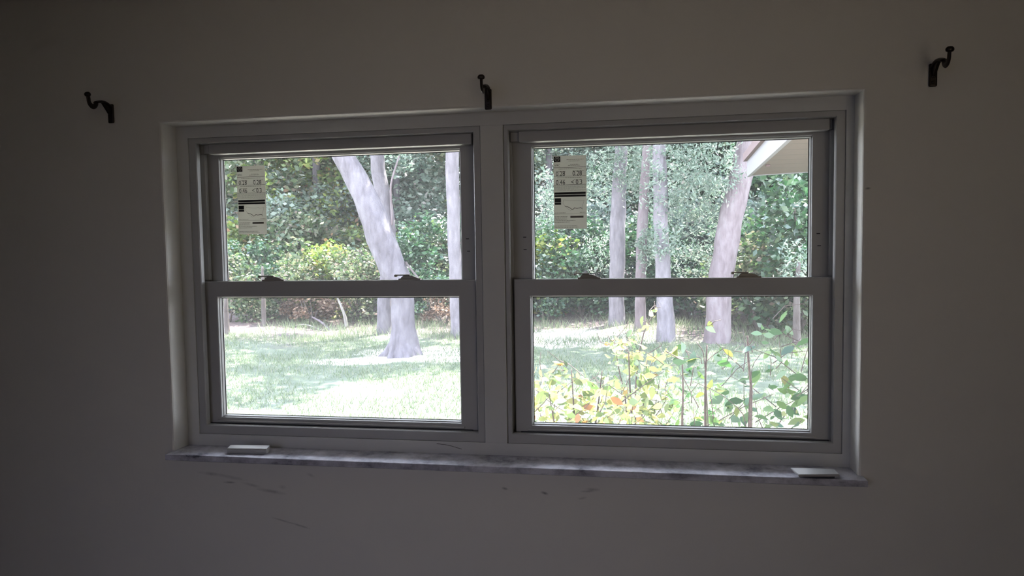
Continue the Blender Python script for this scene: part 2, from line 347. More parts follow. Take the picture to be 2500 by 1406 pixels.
def window_unit(idx, U, step):
    root = empty('window_%d' % idx, ((U[0]+U[1])/2, 0.12, U[2])); tag(root, kind='structure')
    def pt(m, name, material, parent=root, smooth=False):
        o = m.build(name, material, None, smooth)
        o.parent = parent
        p = parent; tot = Vector((0, 0, 0))
        while p is not None: tot += p.location; p = p.parent
        o.data.transform(Matrix.Translation(-tot))
        return o
    x0, x1, z0, z1 = U; sl, sr = step; st = .027
    # vinyl main frame: a face slightly behind the casing, then the jamb channel
    f = MB()
    xo0, xo1, zo0, zo1 = x0-sl, x1+sr, z0-.029, z1+.017
    f.loft([(xo0, xo1, zo0, zo1, .16), (xo0, xo1, zo0, zo1, YF+.006), (xo0+.002, xo1-.002, zo0+.002, zo1-.002, YF+.004),
            (x0-.002, x1+.002, z0-.002, z1+.002, YF+.004), (x0, x1, z0, z1, YF+.007), (x0, x1, z0, z1, .092),
            (x0-.018, x1+.018, z0-.003, z1, .093), (x0-.018, x1+.018, z0-.003, z1, .126), (x0-.001, x1+.001, z0-.003, z1, .128), (x0-.001, x1+.001, z0-.003, z1, .131),
            (x0-.018, x1+.018, z0-.003, z1, .132), (x0-.018, x1+.018, z0-.003, z1, .163)], close=True)
    pt(f, 'frame', M_vinyl)
    # head piece covering the top of the upper sash
    h = MB(); h.box(x0+.026, x1-.010, .098, .131, z1-.030, z1+.0, bev=.0015); h.box(x0+.0, x1, .112, .131, z1-.026, z1, bev=.001)
    pt(h, 'head_stop', M_vinyl)
    # jamb balance cover channels beside the upper sash
    c = MB(); c.box(x0-.016, x0+.003, .112, .127, .515, z1-.028, bev=.0015); c.box(x1-.003, x1+.016, .112, .127, .515, z1-.028, bev=.0015)
    pt(c, 'jamb_cover', M_vinyl)
    c = MB(); c.box(x0-.017, x0+.014, .1305, .1320, z0-.002, .500); pt(c, 'jamb_track', M_vinyl)
    c = MB(); c.box(x1-.014, x1+.017, .1305, .1320, z0-.002, .500); pt(c, 'jamb_track', M_vinyl)
    c = MB(); c.box(x0-.010, x1+.010, .1305, .1320, z0-.003, z0+.012); pt(c, 'sill_track', M_vinyl)
    # lower sash
    gx0, gx1 = (x0+.035, x1-.056) if idx == 1 else (x0+.054, x1-.048)
    gz0, gz1 = .0825, .462
    ls = MB(); sx0, sx1 = x0-.015, x1-.0045
    if idx == 2: sx0, sx1 = x0+.006, x1+.012
    zt = .5105; zb = z0-.001
    ls.loft([(sx0, sx1, zb, zt, .130), (sx0, sx1, zb, zt, .102), (sx0+.002, sx1-.002, zb+.002, zt-.002, .100),
             (gx0-.002, gx1+.002, gz0-.002, gz1+.002, .100), (gx0, gx1, gz0, gz1, .102), (gx0+.001, gx1-.001, gz0+.0012, gz1-.001, .109), (gx0+.0025, gx1-.0025, gz0+.0035, gz1-.0025, .110), (gx0+.0035, gx1-.0035, gz0+.005, gz1-.0035, .1215),
             (gx0+.0035, gx1-.0035, gz0+.005, gz1-.0035, .126), (gx0, gx1, gz0, gz1, .130)], close=True)
    # lift rail along the bottom, with a raised lip, and the shadow gap below it
    ls.prism([(.100, zb+.013), (.0935, zb+.0095), (.0935, zb+.007), (.100, zb+.004)], gx0-.012, gx1+.010, 'x')
    so = pt(ls, 'lower_sash', M_vinyl)
    g = MB(); g.box(sx0+.016, sx1-.016, .094, .1005, z0-.002, z0+.0018); pt(g, 'gap_shade', M_gap, so)  # dark strip stands in for the shadow line under the sash
    g = MB(); g.loft([(gx0+.0036, gx1-.0036, gz0+.0051, gz1-.0036, .1195), (gx0+.0056, gx1-.0056, gz0+.0068, gz1-.0056, .1212)]); pt(g, 'gasket', M_gasket, so)
    g = MB(); g.box(gx0+.003, gx1-.003, .1215, .1245, gz0+.004, gz1-.003); pt(g, 'pane', M_glass, so)
    # upper sash
    ux0, ux1 = (-.8735, -.1005) if idx == 1 else (.1145, .8855)
    uz0, uz1 = .500, .8945
    us = MB()
    us.loft([(x0-.017, x1+.017, .480, z1-.001, .162), (x0-.017, x1+.017, .480, z1-.001, .134), (x0-.015, x1+.015, .482, z1-.003, .1325),
             (ux0-.002, ux1+.002, uz0-.002, uz1+.0045, .1325), (ux0-.001, ux1+.001, uz0-.001, uz1+.0025, .134), (ux0-.001, ux1+.001, uz0-.001, uz1+.0025, .136), (ux0, ux1, uz0, uz1, .140), (ux0+.0015, ux1-.0015, uz0+.002, uz1-.0015, .1405), (ux0+.003, ux1-.003, uz0+.003, uz1-.003, .1535), (ux0+.003, ux1-.003, uz0+.003, uz1-.003, .158), (ux0, ux1, uz0, uz1, .162)], close=True)
    uo = pt(us, 'upper_sash', M_vinyl)
    g = MB(); g.loft([(ux0+.0031, ux1-.0031, uz0+.0031, uz1-.0031, .1515), (ux0+.0051, ux1-.0051, uz0+.0051, uz1-.0051, .1532)]); pt(g, 'gasket', M_gasket, uo)
    g = MB(); g.box(ux0+.002, ux1-.002, .1535, .1565, uz0+.003, uz1-.003); pt(g, 'pane', M_glass, uo)
    # tilt / vent latch slots on the stiles of the upper sash
    slots = [(1141, 583), (1144, 613)] if idx == 1 else [(1281, 579), (1282, 609), (1998, 570), (2000, 600)]
    for q in slots:
        P = at(*q, Y=.1315); g = MB(); g.box(P[0]-.0045, P[0]+.0045, .1305, .1335, P[2]-.0012, P[2]+.0012, mtx=None, bev=.0005); pt(g, 'latch_slot', M_gap, uo)
    # cam locks on the meeting rail
    spans = [(632, 700), (964, 1032)] if idx == 1 else [(1400, 1470), (1784, 1862)]
    for a_, b_ in spans:
        A = at(a_, 686, Y=.114)[0]; B = at(b_, 686, Y=.114)[0]; zc = zt; w = B-A
        g = MB()
        g.box(A+w*.16, B-w*.05, .104, .124, zc-.001, zc+.0045, bev=.0015)                       # base plate
        g.prism([(A+w*.22, zc+.003), (B-w*.10, zc+.003), (B-w*.22, zc+.0085), (B-w*.36, zc+.0125), (A+w*.34, zc+.013), (A+w*.26, zc+.009)], .107, .122, 'y', bev=.0015)   # hump
        g.box(A+w*.02, A+w*.56, .108, .118, zc+.0130, zc+.0165, bev=.0012)                      # lever
        g.box(A+w*.00, A+w*.10, .107, .119, zc+.0095, zc+.0165, bev=.002)                       # thumb tab
        pt(g, 'sash_lock', M_lock, so)
    return root
W1 = window_unit(1, UL, (.026, .022))
W2 = window_unit(2, UR, (.014, .024))

# ------------------------------------------------------------------ curtain rod brackets
def bracket(loc, label, turn=0.0, tall=1.0):
    root = empty('curtain_rod_bracket', loc); root.rotation_euler = (0, 0, turn); root.scale = (1.3, .90, 1.0)
    tag(root, label, 'bracket', 'curtain rod brackets on the window wall')
    m = MB(); m.box(-.0075, .0075, -.006, 0, -.040, .016, bev=.003, seg=3); m.lathe([(.0035, 0), (.0035, .002), (.002, .003)], (0, -.006, -.030), (0, -1, 0), 12)
    m.lathe([(.0035, 0), (.0035, .002), (.002, .003)], (0, -.006, -.016), (0, -1, 0), 12)
    m.build('base_plate', M_bronze, root)
    m = MB(); pts = []
    for i in range(15):
        t = i/14; pts.append((0, -.003-.066*t, .006+.010*math.sin(t*math.pi*.9)+.0*t))
    m.tube(pts, [.0055+.001*math.sin(i/14*math.pi) for i in range(15)], 10, flat=(1.15, .7))
    m.prism([(-.004, .008), (-.044, .014), (-.030, .002), (-.014, -.014), (-.004, -.018)], -.0025, .0025, 'x', bev=.0006)
    m.build('arm', M_bronze, root, smooth=False)
    m = MB(); cup = []
    for i in range(17):
        ang = math.pi*(1.02 + 1.0*i/16)     # half circle open at the top
        cup.append((0, -.083+.0165*math.cos(ang+math.pi)*1.0, .012+.0165*math.sin(ang)))
    cup = cup[::-1] if cup[0][1] < cup[-1][1] else cup
    last = cup[-1]; cup += [(0, last[1]-.001, last[2]+.006), (0, last[1]-.001, last[2]+.011)]
    m.tube(cup, .0052, 10, flat=(1.5, .55)); m.build('rod_cup', M_bronze, root)
    m = MB(); e = cup[-1]; m.lathe([(.003, 0), (.0065, .002), (.0075, .006), (.0068, .010), (.004, .013), (.001, .0135)], (0, e[1]-.001, e[2]-.004), (0, -.25, 1), 16)
    m.build('thumb_screw', M_bronze, root, smooth=True)
    return root
pL = at(272, 268, Y=0); pC = at(1192, 232, Y=0); pR = at(2277, 172, Y=0)
bracket((pL[0], 0, pL[2]), 'dark bronze curtain rod bracket on the wall left of the windows')
bracket((pC[0], 0, pC[2]), 'dark bronze curtain rod bracket above the mullion between the windows')
bracket((pR[0], 0, pR[2]), 'dark bronze curtain rod bracket on the wall right of the windows')

# ------------------------------------------------------------------ loose pieces on the sill
def sill_piece_left():
    A = at(556, 1104, Z=.002); B = at(655, 1104, Z=.002)
    c = (A+B)/2; w = B[0]-A[0]
    root = empty('trim_block', (c[0], c[1]+.004, 0)); root.rotation_euler = (0, 0, math.radians(4))
    tag(root, 'short white plastic trim piece lying at the left end of the marble sill', 'trim piece')
    m = MB(); m.prism([(-.013, 0.0003), (-.014, .012), (-.010, .0155), (.010, .020), (.013, .0185), (.013, .0003)], -w/2, w/2, 'x', bev=.001); m.build('body', M_vinyl, root)
    m = MB(); m.box(-w/2+.003, w/2-.003, -.0155, -.0125, .002, .006, bev=.0008); m.build('lip', M_vinyl, root)
sill_piece_left()
def sill_piece_right():
    root = empty('trim_plate', (0, 0, 0))
    P = [at(1930, 1145, Z=.014), at(2036, 1146, Z=.013), at(2050, 1157, Z=.012), at(1950, 1160, Z=.011)]
    c = sum(P)/4; root.location = (c[0], c[1], 0)
    tag(root, 'flat white plate propped at the right end of the marble sill', 'trim piece')
    m = MB(); bm = m.bm
    top = [bm.verts.new((p[0]-c[0], p[1]-c[1], p[2]+dz)) for p, dz in zip(P, (0.004, .002, -.001, .002))]
    bot = [bm.verts.new((v.co.x, v.co.y, v.co.z-.006)) for v in top]
    fs = [bm.faces.new(top), bm.faces.new(bot[::-1])]
    for i in range(4): bm.faces.new((top[i], bot[i], bot[(i+1) % 4], top[(i+1) % 4]))
    bmesh.ops.bevel(bm, geom=list(bm.edges), offset=.001, segments=2, affect='EDGES'); m.build('plate', M_vinyl, root)
    m = MB(); m.box(-.035, .045, -.006, .012, .0003, .0085, bev=.001); m.build('foot', M_gap, root)['label'] = 'dark block standing for the shadow under the plate'  # dark block in place of the thin shadow below the plate
sill_piece_right()
# thin dark thread hanging on the bottom casing
m = MB(); pts = [at(q[0], q[1], Y=YF-.0008) for q in ((1066, 1083), (1085, 1085), (1103, 1089), (1116, 1093), (1127, 1096))]
m.tube([tuple(p) for p in pts], .0006, 6)
tag(m.build('thread', M_bronze), 'fine dark curved thread stuck to the white casing below the left window', 'thread')

# ------------------------------------------------------------------ stickers on the upper panes
M_paper = bpy.data.materials.new('sticker_paper'); M_paper.use_nodes = True
n, l, b_ = nodes(M_paper); b_.inputs['Base Color'].default_value = (.80, .79, .75, 1); b_.inputs['Roughness'].default_value = .5
t_ = n.new('ShaderNodeBsdfTranslucent'); t_.inputs[0].default_value = (.70, .70, .66, 1); mx = n.new('ShaderNodeMixShader'); mx.inputs[0].default_value = .42
l.new(b_.outputs[0], mx.inputs[1]); l.new(t_.outputs[0], mx.inputs[2]); l.new(mx.outputs[0], n['Material Output'].inputs[0])
M_ink = mat('black_ink', (.008, .008, .008), .6); M_ink_g = mat('grey_ink', (.22, .21, .19), .7)
def text_mesh(txt, size):
    cu = bpy.data.curves.new('t', 'FONT'); cu.body = txt; cu.size = size; cu.align_x = 'CENTER'; cu.align_y = 'CENTER'; cu.resolution_u = 3
    o = bpy.data.objects.new('t', cu); COL.objects.link(o); dg = bpy.context.evaluated_depsgraph_get(); dg.update()
    me = bpy.data.meshes.new_from_object(o.evaluated_get(dg)); bpy.data.objects.remove(o); return me
def sticker(px, w, label):
    TL, BR = at(px[0], px[1], Y=.1530), at(px[2], px[3], Y=.1530)
    x0, x1, zt, zb = TL[0], BR[0], TL[2], BR[2]; W_, H_ = x1-x0, zt-zb; Y = .1532
    root = empty('window_sticker', (x0, Y, zt)); tag(root, label, 'sticker', 'rating stickers on the upper panes')
    m = MB(); m.box(0, W_, -.0002, .0002, -H_, 0); m.build('paper', M_paper, root)
    def P(u, v): return (u*W_, -v*H_)
    def bars(name, lst, material, y=-.0004):
        m = MB()
        for u0_, u1_, v0_, v1_ in lst:
            a_ = P(u0_, v0_); c_ = P(u1_, v1_); m.bm.faces.new([m.bm.verts.new(q) for q in ((a_[0], y, a_[1]), (c_[0], y, a_[1]), (c_[0], y, c_[1]), (a_[0], y, c_[1]))])
        return m.build(name, material, root)
    def dashes(u0_, u1_, v, h=.006, ws=(.02, .07)):
        r = []; u = u0_
        while u < u1_:
            w_ = random.uniform(*ws); r.append((u, min(u+w_, u1_), v-h/2, v+h/2)); u += w_+.012
        return r
    for q in ((0, 1, .158, .1625), (0, 1, .277, .2805), (0, 1, .394, .3985), (0, 1, .794, .7965)): bars('rule_line', [q], M_ink)
    for q in ((.02, .97, .497, .526), (.02, .97, .534, .560)): bars('title_bar', [q], M_ink)
    # rating mark: dark square with a pale ring and letters, its name under it
    bars('emblem', [(0.01, .21, .008, .083)], M_ink)
    m = MB(); y = -.0006
    cx, cz = P(.11, .042); R_ = .07*W_
    for k in range(24):
        a0, a1 = 2*math.pi*k/24, 2*math.pi*(k+1)/24
        m.bm.faces.new([m.bm.verts.new((cx+R*math.cos(a)*1.0, y, cz+R*math.sin(a))) for R, a in ((R_, a0), (R_, a1), (R_*.8, a1), (R_*.8, a0))])
    m.box(cx-R_*.55, cx+R_*.55, y-.0001, y+.0001, cz-R_*.15, cz+R_*.05); m.box(cx-R_*.3, cx+R_*.3, y-.0001, y+.0001, cz+R_*.2, cz+R_*.5); m.build('emblem_ring', M_paper, root)
    txt = [('NFRC', .11, .130, .085, .9), ('0.28', .21, .246, .20, 1), ('0.28', .72, .246, .20, 1), ('0.46', .21, .364, .20, 1), ('< 0.3', .70, .364, .20, 1)]
    bm = bmesh.new()
    for s_, u, v, hgt, wd in txt:
        me = text_mesh(s_, hgt*W_); me.transform(Matrix.Translation((u*W_, -.0004, -v*H_)) @ Matrix.Rotation(math.pi/2, 4, 'X') @ Matrix.Diagonal((wd*.85, 1, 1, 1)))
        bm.from_mesh(me); bpy.data.meshes.remove(me)
    me = bpy.data.meshes.new('figures'); bm.to_mesh(me); bm.free(); link('figures', me, M_ink, root)
    d = []
    for u0_, u1_, v in ((.39, .92, .055), (.45, .8, .075), (.50, .76, .120), (.43, .80, .135), (.15, .85, .181), (.13, .36, .213), (.57, .92, .211), (.10, .85, .298), (.11, .36, .330), (.60, .85, .330),
                        (.0, .36, .779), (.78, .96, .776), (0, .42, .829), (0, .40, .848), (0, .40, .865), (0, .66, .884), (0, .48, .905), (0, .70, .958), (0, .74, .978)):
        d += dashes(u0_+.01, u1_, v)
    bars('small_print', d, M_ink_g)['kind'] = 'stuff'
    bars('pale_print', sum([dashes(.01, .98, v, .003, (.03, .12)) for v in (.412, .423, .434, .445, .462, .474)], []) + [(.50, .90, .823, .850)], M_ink_g)['kind'] = 'stuff'
    for q in ((.03, .22, .577, .632), (.03, .22, .637, .667)): bars('badge', [q], M_ink)
    # climate map: outline and the dark boundary across it
    m = MB(); y = -.0005
    def stroke(pl, th, mm):
        for (a, b) in zip(pl[:-1], pl[1:]):
            A = Vector((P(*a)[0], y, P(*a)[1])); B = Vector((P(*b)[0], y, P(*b)[1])); t = (B-A).normalized(); nn = Vector((-t.z, 0, t.x))*th
            mm.bm.faces.new([mm.bm.verts.new(q) for q in (A-nn-t*th, B-nn+t*th, B+nn+t*th, A+nn-t*th)])
    stroke([(.34, .688), (.42, .697), (.50, .715), (.55, .735), (.60, .728), (.63, .712), (.70, .722), (.76, .716), (.82, .712), (.86, .725)], .0007, m); m.build('map_border', M_ink, root)
    m = MB(); stroke([(.30, .60), (.45, .612), (.62, .618), (.72, .610), (.80, .622), (.92, .612), (.90, .65), (.86, .69), (.86, .725), (.87, .745)], .00025, m)
    stroke([(.30, .60), (.28, .65), (.34, .688), (.44, .73), (.52, .75)], .00025, m); m.build('map_outline', M_ink_g, root)
sticker((577, 406, 652, 571), 0, 'pale rating sticker on the upper pane of the left window')
sticker((1351, 381, 1433, 558), 0, 'pale rating sticker on the upper pane of the right window')

# ------------------------------------------------------------------ outside: house wing roof
hz = 1.40
A = at(1832, 428, Z=hz); B = at(1923, 346, Z=hz)
d = (B-A); d = d/np.linalg.norm(d); far = at(1975, 419, Z=hz); e = (far-A); e = e/np.linalg.norm(e)
P0 = A; P1 = A+d*(1.0); P1 = A + d*((A[1]-.9)/abs(d[1])); P3 = A+e*4.5; P2 = np.array([P3[0], P1[1], hz])
s = empty('roof_overhang', (A[0], A[1], hz)); tag(s, 'white edged porch roof corner with cream board underside at upper right', 'roof')
def L(p, z=0): return (p[0]-A[0], p[1]-A[1], z)
m = MB(); vs = [m.bm.verts.new(L(p, 0)) for p in (P0, P1, P2, P3)]; vt = [m.bm.verts.new(L(p, .02)) for p in (P0, P1, P2, P3)]
m.bm.faces.new(vs); m.bm.faces.new(vt[::-1])
for i in range(4): m.bm.faces.new((vs[i], vt[i], vt[(i+1) % 4], vs[(i+1) % 4]))
m.build('soffit', M_soffit, s)
ang = math.atan2(d[1], d[0]); Ln = np.linalg.norm(P1-P0)
nrm = np.array([d[1], -d[0], 0]); nrm = nrm if nrm[0] < 0 else -nrm
m = MB(); q = [P0+nrm*.035-d*.035, P1+nrm*.035, P1, P0-d*.035]
def slab(m, q, z0, z1):
    a_ = [m.bm.verts.new(L(p, z0)) for p in q]; b__ = [m.bm.verts.new(L(p, z1)) for p in q]; m.bm.faces.new(a_); m.bm.faces.new(b__[::-1])
    for i in range(4): m.bm.faces.new((a_[i], b__[i], b__[(i+1) % 4], a_[(i+1) % 4]))
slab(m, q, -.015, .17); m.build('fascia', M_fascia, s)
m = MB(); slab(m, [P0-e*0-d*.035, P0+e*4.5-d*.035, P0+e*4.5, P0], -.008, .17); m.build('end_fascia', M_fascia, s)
m = MB(); slab(m, [P0+nrm*.075-d*.08, P1+nrm*.075, P2, P3-d*.08], .17, .26); m.build('roof_edge', M_roof, s)
m = MB(); gA = at(1862, 402, Z=hz); m.box(gA[0]-A[0]+.03, gA[0]-A[0]+.07, gA[1]-A[1]-.02, gA[1]-A[1]+.02, -.02, 0, bev=.004); m.build('drip_stub', M_roof, s)

# unseen eave above the window, added to keep steep skylight off the sill
m = MB(); m.prism([(.24, OH+.26), (1.32, OH+.26), (1.32, OH+.42), (.24, OH+.62)], -4.5, 4.5, 'x', bev=.004); tag(m.build('added_shading_eave', M_roof), kind='structure')

# ------------------------------------------------------------------ outside: ground and lawn
def ground():
    nx, ny = 120, 90; xs = np.linspace(-26, 26, nx); ys = np.linspace(.24, 42, ny); X, Y = np.meshgrid(xs, ys)
    Z = GZ + .03*np.sin(X*1.3+.5*Y)+.03*np.sin(Y*.9+1)*np.cos(X*.7) + np.clip(Y-15, 0, 9)*.04
    V = np.stack([X, Y, Z], -1).reshape(-1, 3); me = bpy.data.meshes.new('ground')
    i, j = np.meshgrid(np.arange(nx-1), np.arange(ny-1)); a = (j*nx+i).ravel(); F_ = np.stack([a, a+1, a+nx+1, a+nx], 1)
    me.from_pydata(V.tolist(), [], F_.tolist()); me.update()
    for p in me.polygons: p.use_smooth = True
    return link('ground', me, M_ground)
def gz(x, y): return GZ + .03*np.sin(x*1.3+.5*y)+.03*np.sin(y*.9+1)*np.cos(x*.7) + np.clip(y-15, 0, 9)*.04
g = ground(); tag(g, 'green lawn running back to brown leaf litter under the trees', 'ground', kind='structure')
def grass(name, n_, x0, x1, y0, y1, h, label):
    x = rng.uniform(x0, x1, n_); y = rng.uniform(y0, y1, n_); k = np.sin(x*2.1+1.3*np.sin(y*1.7))+np.sin(y*2.9+x)*.7+rng.normal(0, .6, n_) > -0.7
    x, y = x[k], y[k]; n_ = len(x); z = gz(x, y); hh = h*rng.uniform(.5, 1.3, n_); a = rng.uniform(0, 2*np.pi, n_); w = .006
    lean = rng.normal(0, .45, (n_, 2))*hh[:, None]
    b0 = np.stack([x-np.cos(a)*w, y-np.sin(a)*w, z], 1); b1 = np.stack([x+np.cos(a)*w, y+np.sin(a)*w, z], 1)
    tp = np.stack([x+lean[:, 0], y+lean[:, 1], z+hh], 1)
    V = np.stack([b0, b1, tp], 1).reshape(-1, 3); o = quads(name, V, n_, M_grass); tag(o, label, 'grass', kind='stuff'); return o
grass('grass', 60000, -9, 4.5, 4.5, 12.5, .07, 'short green grass blades covering the lawn')
grass('grass', 9000, -8, 5, 11.5, 15.5, .22, 'longer rough grass along the edge of the trees')

# ------------------------------------------------------------------ outside: foliage and trees
def leaves(clumps, size, aspect=.55, droop=0.0, flat=.5, fine=False):
    """two-face folded leaves scattered in ellipsoid clumps -> vertices of quads (each leaf one island)"""
    out = []
    for cx, cy, cz, rx, ry, rz, n_ in clumps:
        v = rng.normal(size=(n_, 3)); v /= np.linalg.norm(v, axis=1)[:, None]; r = rng.uniform(.25, 1, n_)**.5
        # break the outline with lobes
        lob = 1+.22*np.sin(v[:, 0]*5+cx*3)+.2*np.sin(v[:, 2]*6+cy*2)+.15*np.sin(v[:, 1]*7+cz)
        p = np.array([cx, cy, cz])+v*(r*lob)[:, None]*np.array([rx, ry, rz]); out.append(p)
    P = np.concatenate(out); n_ = len(P)
    ax = rng.normal(size=(n_, 3)); ax[:, 2] = ax[:, 2]*flat-droop; ax /= np.linalg.norm(ax, axis=1)[:, None]
    q = rng.normal(size=(n_, 3)); sd = np.cross(ax, q); sd /= np.linalg.norm(sd, axis=1)[:, None]
    s_ = size*rng.uniform(.55, 1.35, n_)[:, None]
    nn = np.cross(ax, sd)
    if fine:
        out = []
        for u_, w_ in ((-.5, 0), (-.3, .34), (-.02, .5), (.25, .26), (.5, 0), (.25, -.36), (-.02, -.5), (-.3, -.34)):
            out.append(P+ax*s_*u_+sd*s_*aspect*w_+nn*s_*(.10*abs(w_)-.25*u_*u_))
        return np.stack(out, 1).reshape(-1, 3), n_
    a = P-ax*s_*.5; b = P+sd*s_*aspect*.5+nn*s_*.06; c = P+ax*s_*.5; d_ = P-sd*s_*aspect*.5+nn*s_*.06
    return np.stack([a, b, c, d_], 1).reshape(-1, 3), n_
def clump_set(c, R, n_clumps, per, rr=(.3, .55), zmin=None):
    out = []
    for _ in range(n_clumps):
        v = rng.normal(size=3); v /= np.linalg.norm(v); v *= rng.uniform(.3, 1)**.6
        r = rng.uniform(*rr); z = c[2]+v[2]*R[2]
        if zmin is not None: z = max(z, zmin+r*.6)
        out.append((c[0]+v[0]*R[0], c[1]+v[1]*R[1], z, r, r, r*.75, per))
    return out
def trunk_mesh(mb, pts, rad, seg=16, rough=.06):
    """tapering trunk with lumpy bark outline through the given points"""
    pts = [np.array(p, float) for p in pts]; P = []; Rr = []
    for i in range(len(pts)-1):
        for k in range(5):
            t = k/5; P.append(pts[i]*(1-t)+pts[i+1]*t); Rr.append(rad[i]*(1-t)+rad[i+1]*t)
    P.append(pts[-1]); Rr.append(rad[-1])
    for _ in range(2):
        for i in range(1, len(P)-1): P[i] = (P[i-1]+2*P[i]+P[i+1])/4; Rr[i] = (Rr[i-1]+2*Rr[i]+Rr[i+1])/4
    n0 = len(mb.bm.verts); mb.tube([tuple(p) for p in P], Rr, seg); mb.bm.verts.ensure_lookup_table()
    for v in mb.bm.verts[n0:]:
        c = min(range(len(P)), key=lambda i: (P[i][0]-v.co.x)**2+(P[i][1]-v.co.y)**2+(P[i][2]-v.co.z)**2); o = Vector(P[c]); dv = v.co-o
        dv.z = 0; f_ = rough*(math.sin(v.co.z*5+math.atan2(dv.y, dv.x)*3)+.6*math.sin(v.co.z*11+dv.x*30)); v.co += dv*f_
def tree(name, label, cat, base, parts, group=None):
    """parts: list of (part name, 'mb'|'lv', data, material) in world coordinates, parented to an empty at the base"""
    root = empty(name, tuple(base)); tag(root, label, cat, group)
    for pn, data, mt in parts:
        if isinstance(data, MB): data.build(pn, mt, root, smooth=True, off=tuple(base))
        else:
            V, n_ = data; quads(pn, V-np.array(base), n_, mt, root)
    return root
def px_path(rows, Y):
    """rows: (centre px, y px, width px) -> points and radii in the plane at depth Y"""
    P, R_ = [], []
    for x, y, w in rows:
        q = at(x, y, Y=Y); P.append(q); R_.append(.5*w/F*(Y-CAM[1]))
    return P, R_
def crown_high(c, R, n_c, per=170, size=.2, rr=(.5, .95)): return leaves(clump_set(c, R, n_c, per, rr), size)

TREEG = 'trees at the edge of the lawn'
# big leaning tree, left window
YA = at(985, 868, Z=GZ)[1]
P, R_ = px_path([(985, 872, 100), (985, 852, 78), (986, 800, 61), (984, 725, 56), (967, 680, 70), (938, 600, 72), (902, 505, 66), (868, 430, 58), (838, 380, 54), (790, 290, 46), (735, 190, 38)], YA)
m = MB(); trunk_mesh(m, P, R_, 20)
for dx, dy, dl in ((-.42, -.1, .2), (.40, -.05, .2), (-.15, -.35, .2), (.2, -.33, .2), (.1, .3, .2)):   # root flare
    trunk_mesh(m, [P[1]+np.array([dx*.15, dy*.15, .12]), P[0]+np.array([dx*.7, dy*.7, .01]), P[0]+np.array([dx*1.25, dy*1.25, -.07])], [.17, .10, .03], 8)
Bs = P[0].copy(); Bs[2] = GZ
m2 = MB(); top = P[-1]; trunk_mesh(m2, [at(990, 640, Y=YA), at(1012, 668, Y=YA-.2), at(1040, 700, Y=YA-.4)], [.022, .018, .01], 6)
m3 = MB(); trunk_mesh(m3, [top, top+np.array([-1.0, .1, 1.5]), top+np.array([-1.6, .3, 3])], [.15, .11, .05], 8)
tree('leaning_tree', 'thick lilac-grey tree leaning left on a flared base in the left window', 'tree', Bs,
     [('trunk', m, M_bark), ('branch', m2, M_bark_dk), ('branch', m3, M_bark), ('crown', crown_high(top+np.array([.2, 1.3, 1.7]), (4.2, 3.2, .8), 34), M_leaf_mid)], TREEG)
# slimmer tree behind it
YB = at(940, 815, Z=GZ)[1]
P, R_ = px_path([(938, 826, 60), (939, 812, 42), (940, 725, 36), (948, 640, 34), (950, 560, 36), (934, 470, 38), (921, 400, 36), (915, 320, 30), (905, 200, 24)], YB)
m = MB(); trunk_mesh(m, P, R_, 14); Bs = P[0].copy(); Bs[2] = gz(P[0][0], YB)
m2 = MB(); trunk_mesh(m2, [P[4], at(958, 545, Y=YB-.1), at(952, 450, Y=YB-.2), at(975, 380, Y=YB-.3)], [.035, .028, .022, .018], 8)
tree('slim_tree', 'slimmer grey tree standing right behind the leaning tree', 'tree', Bs,
     [('trunk', m, M_bark), ('branch', m2, M_bark_p), ('crown', crown_high(P[-1]+np.array([.3, .8, 1.9]), (3.2, 2.8, .8), 20), M_leaf_mid)], TREEG)
def straight(label, rows, mt, crown_c=8, leaf=None, moss=None, name='straight_tree', yb=None, extra=None, cz=1.9):
    Y = at(rows[0][0], yb or rows[1][1], Z=GZ)[1]
    Y = Y if Y > 0 else 14
    P, R_ = px_path(rows, Y); m = MB(); trunk_mesh(m, P, R_, 14, .05); Bs = P[0].copy(); Bs[2] = gz(P[0][0], Y)
    parts = [('trunk', m, mt)]
    if crown_c: parts.append(('crown', crown_high(P[-1]+np.array([0, .3, cz]), (2.9, 2.6, .8), crown_c*2), leaf or M_leaf_mid))
    if moss: parts.append(('hanging_moss', leaves([(*at(x, y, Y=Y+dy), r*1.1, r*.8, r*1.3, n_) for x, y, dy, r, n_ in moss], .085, .35, .7), M_leaf_moss))
    return tree(name, label, 'tree', Bs, parts, TREEG)
straight('straight pale trunk close to the right edge of the left window', [(1117, 838, 46), (1116, 824, 34), (1115, 725, 33), (1109, 600, 32), (1106, 480, 33), (1104, 390, 34), (1101, 290, 32), (1098, 190, 26)], M_bark_l, 8, yb=824)
straight('pale streaked trunk left of the other three trunks in the right window', [(1505, 812, 56), (1505, 798, 42), (1505, 725, 36), (1507, 640, 37), (1508, 540, 38), (1512, 450, 34), (1516, 380, 30), (1520, 250, 24)], M_bark_l, 8, yb=798,
         moss=[(1440, 430, .3, .55, 1100), (1530, 400, -.4, .6, 1500), (1470, 620, .6, .45, 600), (1380, 480, .8, .6, 1000)])
straight('thinnest pinkish trunk, second from the left in the right window', [(1563, 824, 42), (1563, 812, 30), (1563, 725, 24), (1565, 640, 26), (1568, 560, 26), (1572, 480, 24), (1578, 400, 22), (1582, 260, 18)], M_bark_p, 5, yb=812,
         moss=[(1580, 600, -.3, .3, 600), (1590, 430, .2, .6, 1400)])
straight('grey trunk widening at its foot, third from the left in the right window', [(1628, 848, 66), (1626, 832, 46), (1623, 725, 38), (1617, 640, 36), (1613, 540, 34), (1612, 450, 34), (1610, 380, 32), (1606, 250, 26)], M_bark_l, 8, yb=834,
         moss=[(1650, 430, -.2, .6, 1600), (1620, 590, -.4, .28, 450), (1700, 560, .5, .55, 1000), (1700, 650, .8, .45, 700)])
